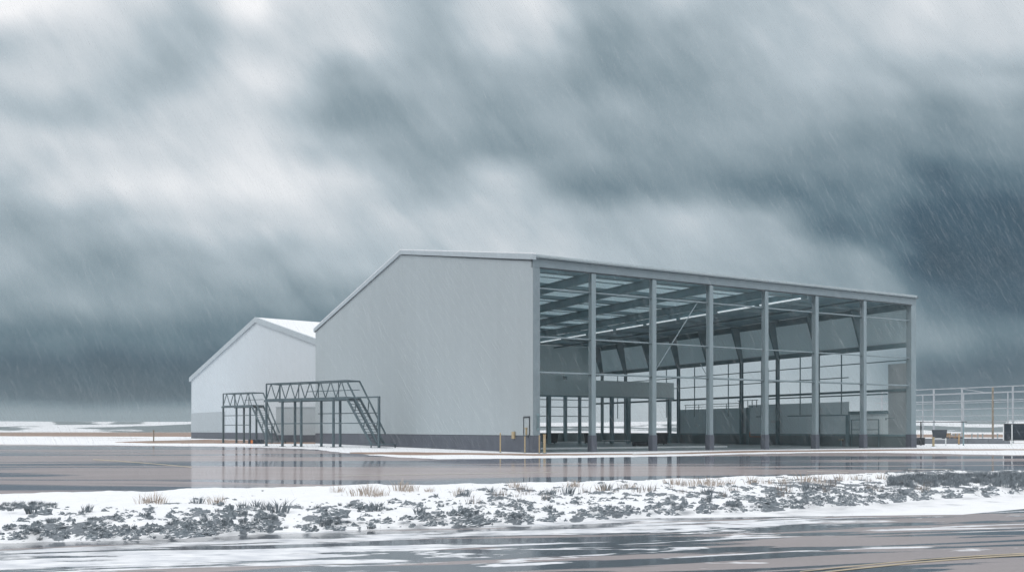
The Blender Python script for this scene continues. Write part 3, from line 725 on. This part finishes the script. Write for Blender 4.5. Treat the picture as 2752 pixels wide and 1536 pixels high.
# things inside the hangar
def bin_(px, py, w, h, label, d=.8, lid=True):
    X, Y = gp(px,py); o = empty('waste_bin',(X,Y,.02),ROT)
    b = MB(); b.prism([(-w*.42,-d*.42,.12),(w*.42,-d*.42,.12),(w*.42,d*.42,.12),(-w*.42,d*.42,.12)],(0,0,.001))
    b = MB(); b.v = [(-w*.4,-d*.4,.1),(w*.4,-d*.4,.1),(w*.4,d*.4,.1),(-w*.4,d*.4,.1),(-w*.5,-d*.5,h),(w*.5,-d*.5,h),(w*.5,d*.5,h),(-w*.5,d*.5,h)]
    b.f = [(0,3,2,1),(4,5,6,7),(0,1,5,4),(1,2,6,5),(2,3,7,6),(3,0,4,7)]
    b.build('body','black',o); MB().box(-w*.54,w*.54,-d*.54,d*.54,h+.002,h+.07).build('lid','black',o)
    for s_ in (-1,1): MB().tube((s_*w*.40-.04,d*.3,.1),(s_*w*.40+.04,d*.3,.1),.1,10).build('wheel','board',o)
    tag(o,label,'bin'); return o
GB = 'black bins inside the hangar'
tag(bin_(1480,1192,1.5,1.05,'widest black bin inside the hangar, just right of the corner pier'), group=GB)
tag(bin_(1583,1192,.8,1.1,'black bin inside the hangar, left of the first front column'), group=GB)
tag(bin_(1779,1194,1.0,1.15,'black bin inside the hangar, right of the second front column'), group=GB)
X, Y = gp(1702,1198); o = empty('rolled_mat',(X,Y,.02),R(8)); MB().tube((0,.2,.2),(2.0,.2,.2),.2,12).build('roll','black',o); MB().box(.1,1.9,-.5,.05,0,.12).build('mat_stack','black',o)
tag(o,'dark rolled mats lying on the hangar floor beside the second front column','mats')
X, Y = gp(1620,1193); o = empty('bench',(X,Y,.02),R(4)); MB().box(0,2.9,0,.35,.36,.42).build('seat','white',o)
for x in (.15,2.7): MB().box(x,x+.06,.03,.32,0,.357).build('leg','steel',o)
tag(o,'long white bench on the hangar floor between the first two columns','bench')
o = MB().box(.8,24,7.9,8.1,.021,.16).build('floor_kerb','white'); o.location=(C0[0],C0[1],0); o.rotation_euler=(0,0,ROT)
tag(o,'long low white kerb across the hangar floor behind the front columns','kerb')
o = empty('yellow_trestle',(at(2263,84),84.2,.02),ROT); MB().box(0,.9,0,.3,.55,.62).build('top','yellow',o)
for x in (.1,.75): MB().box(x,x+.05,.05,.25,0,.547).build('leg','steel',o)
tag(o,'small yellow trestle at the foot of the hangar side wall','trestle')

# right hand yard
A = Vector((50.4,112,0)); dv = Vector((.537,-.843,0)).normalized(); pv = Vector((.843,.537,0))
sf = empty('steel_frame', tuple(A), math.atan2(dv.y,dv.x)); tag(sf,'tall open frame of weathered steel posts and rails right of the hangar','steel frame')
f0 = -6.0; f1 = 22.0
for z in (6.5,5.8,4.97,4.0,3.2,2.5): MB().bar((f0,0,z),(f1,0,z),.105 if z in (6.5,4.97,4.0) else .08).build('rail','frame',sf)
for t_ in (-5,2.2,5.8,9.5,11.8,16,20):
    p_ = MB().bar((t_,0,0),(t_,0,6.45),.16).build('post','rust' if t_ == 9.5 else 'frame',sf)
for z in (6.1,4.9): MB().bar((f0,5,z),(f1,5,z),.08).build('rail','frame',sf)
for t_ in (-2.5,3,8.5,14,19): MB().bar((t_,5,2.2),(t_,5,6.1),.10).build('post','frame',sf)
for t_ in (-5,5.8,16): MB().bar((t_,0,6.4),(t_,5,6.1),.08).build('tie_bar','frame',sf)
for t_ in (-2.5,14,): MB().bar((t_,5,0),(t_,5,2.2),.10).build('post','frame',sf)

def flatboard(name, x0, x1, Y, z0, z1, label, taper=0., legs=(.3,.8), mat='board', frame=None, rz=0., mid=False):
    o = empty(name,(at(x0,Y),Y,0),rz); wd_ = (x1-x0)/F*Y
    MB().prism([(taper*wd_,0,z0),(wd_*(1-taper),0,z0),(wd_,0,z1),(0,0,z1)],(0,.08,0)).build('board',mat,o)
    if frame:
        f = MB(); xa, xb, za, zb = -.05, wd_+.05, z0-.06, z1+.06      # one closed rectangular frame
        for (y_) in (-.02,.10): f.v += [(xa,y_,za),(xb,y_,za),(xb,y_,zb),(xa,y_,zb),(-.003,y_,z0-.003),(wd_+.003,y_,z0-.003),(wd_+.003,y_,z1+.003),(-.003,y_,z1+.003)]
        for k in range(4):
            n_ = (k+1)%4; f.f += [(k,n_,4+n_,4+k),(8+k,12+k,12+n_,8+n_),(k,8+k,8+n_,n_),(4+k,4+n_,12+n_,12+k)]; f.build('frame',frame,o)
    for q in legs:
        MB().box(wd_*q-.045,wd_*q+.045,-.08,-.004,0,z1 if frame else z0).build('leg',frame or 'white',o)
    MB().box(wd_*legs[0]-.1,wd_*legs[-1]+.1,.0,.06,z0-.16,z0-.10).build('cross_rail','white',o)
    if mid: MB().box(.02,wd_-.02,-.012,-.002,(z0+z1)/2-.015,(z0+z1)/2+.015).build('seam','greyboard',o)
    tag(o,label,'board'); return o
flatboard('display_board',2505,2546,86.4,ht(1176,86.4),ht(1154,86.4),'dark grey board wider at the top standing behind a yellow bollard',taper=.08,legs=(.1,.88),mat='greyboard')
flatboard('display_board',2698,2775,90.5,ht(1181,90.5),ht(1139,90.5),'large black board framed by white posts at the right edge',legs=(.27,.95),frame='white',mid=True)
o = empty('pipe_gantry',(at(2475,88),88,0)); 
MB().box(-.05,.05,-.05,.05,0,ht(1134,88)).build('post','black',o); MB().box(-.5,4.5,-.04,.04,ht(1134,88)+.002,ht(1134,88)+.07).build('bar','black',o); MB().box(4.1,4.2,-.05,.05,0,ht(1134,88)).build('post','steel',o)
tag(o,'thin black goalpost-like pipe gantry just right of the hangar','gantry')
X,Y = gp(2474,1196); o = empty('waste_bin',(X,Y,0)); MB().box(-.28,.28,-.3,.3,.05,.72).build('body','black',o); MB().box(-.31,.31,-.33,.33,.722,.77).build('lid','black',o)
tag(o,'small black bin against the right end pier of the hangar','bin')
o = empty('concrete_barrier',(at(2484,99),99,0)); wd_ = (2712-2484)/F*99; h = ht(1177,99)
for k in range(4):
    a_ = wd_/4*k
    MB().prism([(a_,-.3,0),(a_,.3,0),(a_,.3,.15),(a_,.12,h),(a_,-.12,h),(a_,-.3,.15)],(wd_/4-.04,0,0)).build('segment','barrier',o)
tag(o,'long low grey concrete barrier in the yard right of the hangar','barrier')
X0 = at(2547,100)
def crate(x, z, w, h, label, mat, Y=100.6):
    o = empty('crate',(x,Y,z)); b = MB().box(0,w,0,.8,.05,h)
    b.build('body',mat,o); s_ = MB()
    for q in (0,.5,1): s_.box((w-.08)*q,(w-.08)*q+.08,-.03,-.002,0,h+.03)
    s_.box(.0,w,-.03,.8,h+.032,h+.06); s_.build('batten','wood' if mat != 'wood' else 'rust',o)
    tag(o,label,'crate',group='crates stacked behind the barrier'); return o
crate(X0,0,1.05,.72,'dark crate at the left of the lower row behind the barrier','greyboard')
crate(X0+1.15,0,.95,.72,'dark crate at the right of the lower row behind the barrier','board')
crate(X0+.02,.80,.62,.36,'light wooden crate on top of the left dark crate','wood')
crate(X0+1.15,.80,.85,.30,'pale grey crate on top of the right dark crate','frame')
# far little marker posts in the snow field on the right
for i,(px,py) in enumerate(((2612,1180),(2628,1179.5),(2641,1180.5),(2681,1181))):
    X,Y = gp(px,py); o = empty('marker_post',(X,Y,0)); MB().box(-.05,.05,-.05,.05,0,.9).build('post','steel',o); MB().box(-.08,.08,-.08,.08,.9,.96).build('cap','steel',o)
    tag(o,'tiny dark marker stake in the snowy field beyond the barrier','marker post',group='marker stakes in the far snow')
# ploughed mound under the farther stairs
def mound(name, px, py, rx, ry, h, label, mat='clod'):
    X,Y = gp(px,py); n = 26; mb = MB()
    for j in range(9):
        t = j/8
        for i in range(n):
            a_ = 2*math.pi*i/n; q = 1+.2*noise.noise(Vector((math.cos(a_)*1.5,math.sin(a_)*1.5,px*.1)))
            mb.v.append((math.cos(a_)*rx*q*math.cos(t*1.5708),math.sin(a_)*ry*q*math.cos(t*1.5708),h*math.sin(t*1.5708)-.03))
    for j in range(8):
        for i in range(n): mb.f.append((j*n+i,j*n+(i+1)%n,(j+1)*n+(i+1)%n,(j+1)*n+i))
    o = mb.build(name,mat,smooth=True); o.location=(X,Y,0); tag(o,label,'mound'); return o
mound('earth_mound',730,1188,1.5,1.0,.28,'low dark earth mound at the foot of the farther stairs','barrier')
mound('earth_mound',478,1186,5.0,2.0,.10,'long low brown mound left of the warehouse','rust')

# ------------------------------------------------------------------ plants on the bank
def tuft_mesh(name, n, h, spread, wd, mat, lean=.5, seed=1, curl=.3):
    rn = random.Random(seed); mb = MB()
    for _ in range(n):
        a_ = rn.uniform(0,2*math.pi); r = rn.random()**.6*spread; bx, by = math.cos(a_)*r, math.sin(a_)*r*.8
        hh = h*rn.uniform(.45,1.1); le = lean*rn.uniform(.2,1.2); aa = a_+rn.uniform(-.7,.7)
        dx, dy = math.cos(aa)*le*hh, math.sin(aa)*le*hh; ww = wd*rn.uniform(.6,1.4)
        px_, py_ = -math.sin(aa)*ww, math.cos(aa)*ww; i = len(mb.v)
        mb.v += [(bx-px_,by-py_,-.02),(bx+px_,by+py_,-.02),(bx+dx*.45+px_*.8,by+dy*.45+py_*.8,hh*.55),(bx+dx*.45-px_*.8,by+dy*.45-py_*.8,hh*.55),(bx+dx*(1+curl),by+dy*(1+curl),hh*rn.uniform(.85,1))]
        mb.v += [(bx+dx*.2,by+dy*.2+ww*.9,hh*.3)]
        mb.f += [(i,i+1,i+2,i+3),(i+3,i+2,i+4),(i,i+5,i+3)]
    me = bpy.data.meshes.new(name); me.from_pydata(mb.v,[],mb.f); me.materials.append(M[mat]); return me
def clod_mesh(name, seed):
    rn = random.Random(seed); mb = MB(); n = 12; m_ = 6
    for j in range(m_):
        t = j/(m_-1)
        for i in range(n):
            a_ = 2*math.pi*i/n
            q = 1+1.1*noise.noise(Vector((math.cos(a_)*1.9+seed*3.1,math.sin(a_)*1.9,t*2.2+seed)))+.5*noise.noise(Vector((math.cos(a_)*5+seed,math.sin(a_)*5,t*5)))
            mb.v.append((math.cos(a_)*q*math.cos(t*1.45),math.sin(a_)*q*.75*math.cos(t*1.45),(math.sin(t*1.45)*q-.25)*.6))
    for j in range(m_-1):
        for i in range(n): mb.f.append((j*n+i,j*n+(i+1)%n,(j+1)*n+(i+1)%n,(j+1)*n+i))
    mb.f.append(tuple((m_-1)*n+i for i in range(n)))
    me = bpy.data.meshes.new(name); me.from_pydata(mb.v,[],mb.f); me.materials.append(M['clod']); return me
def bank_point(px, py):
    X, Y = gp(px, py)
    for _ in range(3):
        yn = interp(npt_s, X); yf = interp(fpt_s, X)+.9; t = min(1,max(0,(Y-yn)/(yf-yn)))
        _, z, b = bank_at(X, t)
        Y = (EYE-z)*F/(py-HY); X = (px-CX)/F*Y
    return X, Y, z, b, t
shrubs = [tuft_mesh('shrub',46,.17,.11,.006,'twig',.65,s) for s in (1,2,3)]
straws = [tuft_mesh('dry_grass',34,.21,.16,.0038,'straw',.6,s) for s in (4,5,6)]
damps  = [tuft_mesh('dry_grass',20,.20,.16,.0045,'strawdim',.5,s) for s in (7,8)]
clods = [clod_mesh('clod',s) for s in range(5)]
def put(mesh, name, X, Y, z, s, label, cat, group, sz=None, rz=None):
    o = bpy.data.objects.new(name, mesh); COL.objects.link(o); o.location = (X,Y,z)
    o.rotation_euler = (0,0,random.uniform(0,6.28) if rz is None else rz); o.scale = (s,s,sz or s)
    tag(o,label,cat,group); return o
def edge_top(px):
    xs_ = [p[0] for p in near_px[::-1]]; ys_ = [p[1] for p in near_px[::-1]]; return float(np.interp(px,xs_,ys_))
def edge_bot(px): return float(np.interp(px,[p[0] for p in npx],[p[1] for p in npx]))
# dry straw clumps by the far edge of the bank
straw_px = [(385,1352,1.2),(418,1350,1.3),(436,1353,.9),(575,1352,1.2),(590,1350,.8),(905,1322,1.2),(960,1332,1.5),(985,1326,1.5),(1000,1334,1.3),(1025,1332,1.2),(1075,1318,1.6),(1090,1320,1.4),(1105,1318,1.3),(1155,1322,.9),(1380,1310,1.3),(1530,1310,1.2),(1550,1308,1.2),(1620,1318,1.2),(1800,1300,1.3),(1820,1304,1.4),(1860,1305,1.3),(1885,1302,1.6),(1905,1304,1.5),(1925,1306,1.5),(1960,1302,1.2),(2020,1302,1.6),(2060,1300,1.2),(2110,1298,1.3),(2160,1298,2.0),(2205,1296,1.5),(2260,1292,1.5),(2300,1290,1.2),(2370,1288,1.3),(1690,1312,1.2),(1230,1330,1.0)]
GS = 'dry straw clumps along the far edge of the snow bank'
for i,(px,py,s) in enumerate(straw_px):
    X,Y,z,b,t = bank_point(px,py)
    put(straws[i%3],'dry_grass',X,Y,z,s*.85,'clump of pale brown dry grass poking from the snow bank near the wet apron','dry grass',GS)
for i in range(46):
    px = random.uniform(1200,2500); top = edge_top(px); py = top+random.uniform(4,40)
    X,Y,z,b,t = bank_point(px,py)
    put(damps[i%2],'dry_grass',X,Y,z,random.uniform(.6,1.2),'small greyish brown grass sprig in the snow of the bank','dry grass','grey grass sprigs across the snow bank')
# dark shrubs
def shrub_spot(lo=-.05):
    while True:
        px = random.uniform(0,2752); t_ = random.betavariate(2.2,3.2); py = edge_bot(px)+(edge_top(px)-edge_bot(px))*t_
        X,Y,z,b,t = bank_point(px,py)
        if b > random.uniform(lo,.10): return X,Y,z
for (px,py,s) in ((748,1378,2.2),(720,1370,1.4),(690,1362,1.3),(655,1365,1.2),(530,1352,1.3),(1010,1372,1.6),(1130,1380,1.4),(90,1378,1.6),(235,1375,1.3),(1525,1325,1.8),(1630,1318,1.8),(1900,1330,1.8),(1480,1330,1.4),(1320,1325,1.4),(1250,1330,1.3),(2170,1320,2.),(2215,1318,1.8)):
    X,Y,z,b,t = bank_point(px,py)
    put(random.choice(shrubs),'shrub',X,Y,z,s*.72,'taller dark leafless shrub standing clear of the snow on the bank','shrub','taller dark shrubs on the snow bank')
for i in range(150):
    X,Y,z = shrub_spot()
    put(shrubs[i%3],'shrub',X,Y,z,random.uniform(.25,.62),'little dark leafless shrub among the clods of the snow bank','shrub','little dark shrubs on the snow bank')
# ground cover: clods and scrub that nobody could count
cv_, cf_ = [], []
def stamp(me, X, Y, z, sx, sy, sz, rz):
    base = len(cv_); c_, s_ = math.cos(rz), math.sin(rz)
    for v_ in me.vertices:
        x_, y_, z_ = v_.co.x*sx, v_.co.y*sy, v_.co.z*sz
        cv_.append((X+x_*c_-y_*s_, Y+x_*s_+y_*c_, z+z_))
    for p_ in me.polygons: cf_.append(tuple(base+i for i in p_.vertices))
for i in range(2100):
    X,Y,z = shrub_spot(-.45); s = .009+.048*random.random()**2.2*(1.9 if random.random() < .12 else 1)
    stamp(random.choice(clods),X,Y,z-.005,s*random.uniform(1,1.9),s,s*random.uniform(.9,2.0),random.uniform(-.6,.6))
me = bpy.data.meshes.new('clods'); me.from_pydata(cv_,[],cf_); me.materials.append(M['clod_snow'])
tag(bpy.data.objects.new('clods',me),'dark frozen clods scattered through the snow bank','clods',kind='stuff'); COL.objects.link(bpy.data.objects['clods'])
cv_.clear(); cf_ = []; cv_ = []
def dense_spot():
    px = random.uniform(2390,2800); py = random.triangular(1268,1312,1280+max(0,2560-px)*.07); return bank_point(px,py)
for i in range(420):
    X,Y,z,b,t = dense_spot(); s = random.uniform(.5,1.1); stamp(shrubs[i%3],X,Y,z,s,s,s,random.uniform(0,6.28))
for i in range(420):
    X,Y,z = shrub_spot(); s = random.uniform(.12,.38); stamp(shrubs[i%3],X,Y,z,s,s,s,random.uniform(0,6.28))
for i in range(90):
    px = random.uniform(-60,150); X,Y,z,b,t = bank_point(px,random.uniform(1352,1372)); s = random.uniform(.2,.5); stamp(shrubs[i%3],X,Y,z,s,s,s,random.uniform(0,6.28))
me = bpy.data.meshes.new('scrub'); me.from_pydata(cv_,[],cf_); me.materials.append(M['twig'])
tag(bpy.data.objects.new('scrub',me),'low dark scrub and twigs growing through the snow bank','scrub',kind='stuff'); COL.objects.link(bpy.data.objects['scrub'])

# ------------------------------------------------------------------ rain
def mat_rain():
    m, nt, b = new_mat('rain_drop'); L = nt.links
    tr = N(nt,'ShaderNodeBsdfTransparent'); di = N(nt,'ShaderNodeBsdfDiffuse'); tl = N(nt,'ShaderNodeBsdfTranslucent')
    di.inputs[0].default_value = (.95,.97,1,1); tl.inputs[0].default_value = (.95,.97,1,1)
    a_ = N(nt,'ShaderNodeMixShader'); L.new(di.outputs[0],a_.inputs[1]); L.new(tl.outputs[0],a_.inputs[2]); a_.inputs[0].default_value = .5
    mx = N(nt,'ShaderNodeMixShader'); mx.inputs[0].default_value = RAIN_A; L.new(tr.outputs[0],mx.inputs[1]); L.new(a_.outputs[0],mx.inputs[2])
    L.new(mx.outputs[0], nt.nodes['Material Output'].inputs[0]); return m
RAIN_A = .145
M['rain'] = mat_rain()
NR = 34000
Y = (rng.random(NR)**(1/2.3))*(50-9)+9; X = (rng.random(NR)*2-1)*(Y*.62+2)
Z = rng.random(NR)*(Y*.50+2.2)
ln = rng.uniform(.12,.42,NR)*(.5+Y/50); wd_ = rng.uniform(.0012,.0030,NR)*(.4+Y/22)
top = np.stack([X,Y,Z+ln],1); bot = np.stack([X+ln*.52+rng.normal(0,.02,NR), Y-ln*.1, Z],1)
vs = []; 
for k in range(3):
    a_ = k*2.094; off = np.stack([np.cos(a_)*wd_,np.sin(a_)*wd_,np.zeros(NR)],1)
    vs.append(bot+off*.6)
for k in range(3):
    a_ = k*2.094; off = np.stack([np.cos(a_)*wd_,np.sin(a_)*wd_,np.zeros(NR)],1); vs.append(top+off*.6)
V = np.stack(vs,1).reshape(-1,3)
V[:,2] = np.maximum(V[:,2], .03)
idx = np.arange(NR)[:,None]*6
Fq = np.concatenate([idx+np.array([0,1,4,3]), idx+np.array([1,2,5,4]), idx+np.array([2,0,3,5])],0)
me = bpy.data.meshes.new('rain'); me.vertices.add(len(V)); me.vertices.foreach_set('co', V.ravel().astype(np.float32))
me.loops.add(Fq.size); me.loops.foreach_set('vertex_index', Fq.ravel().astype(np.int32))
me.polygons.add(len(Fq)); me.polygons.foreach_set('loop_start', np.arange(0,Fq.size,4,dtype=np.int32)); me.polygons.foreach_set('loop_total', np.full(len(Fq),4,dtype=np.int32))
me.update(); me.validate(); me.materials.append(M['rain'])
o = bpy.data.objects.new('rain', me); COL.objects.link(o); tag(o,'slanting rain falling across the whole scene','rain',kind='stuff')

# ------------------------------------------------------------------ the wet air
HAZE = .0005
m = bpy.data.materials.new('wet_air'); m.use_nodes = True; nt = m.node_tree; nt.nodes.clear()
ou = N(nt,'ShaderNodeOutputMaterial'); pv_ = N(nt,'ShaderNodeVolumePrincipled'); pv_.inputs['Color'].default_value = (.82,.92,.96,1); pv_.inputs['Density'].default_value = HAZE
nt.links.new(pv_.outputs[0], ou.inputs['Volume'])
if HAZE > 0: tag(MB().box(-1310,1710,-70,1310,-1,24).build('haze', m), 'thin rain haze filling the air over the airfield', 'haze', kind='stuff')
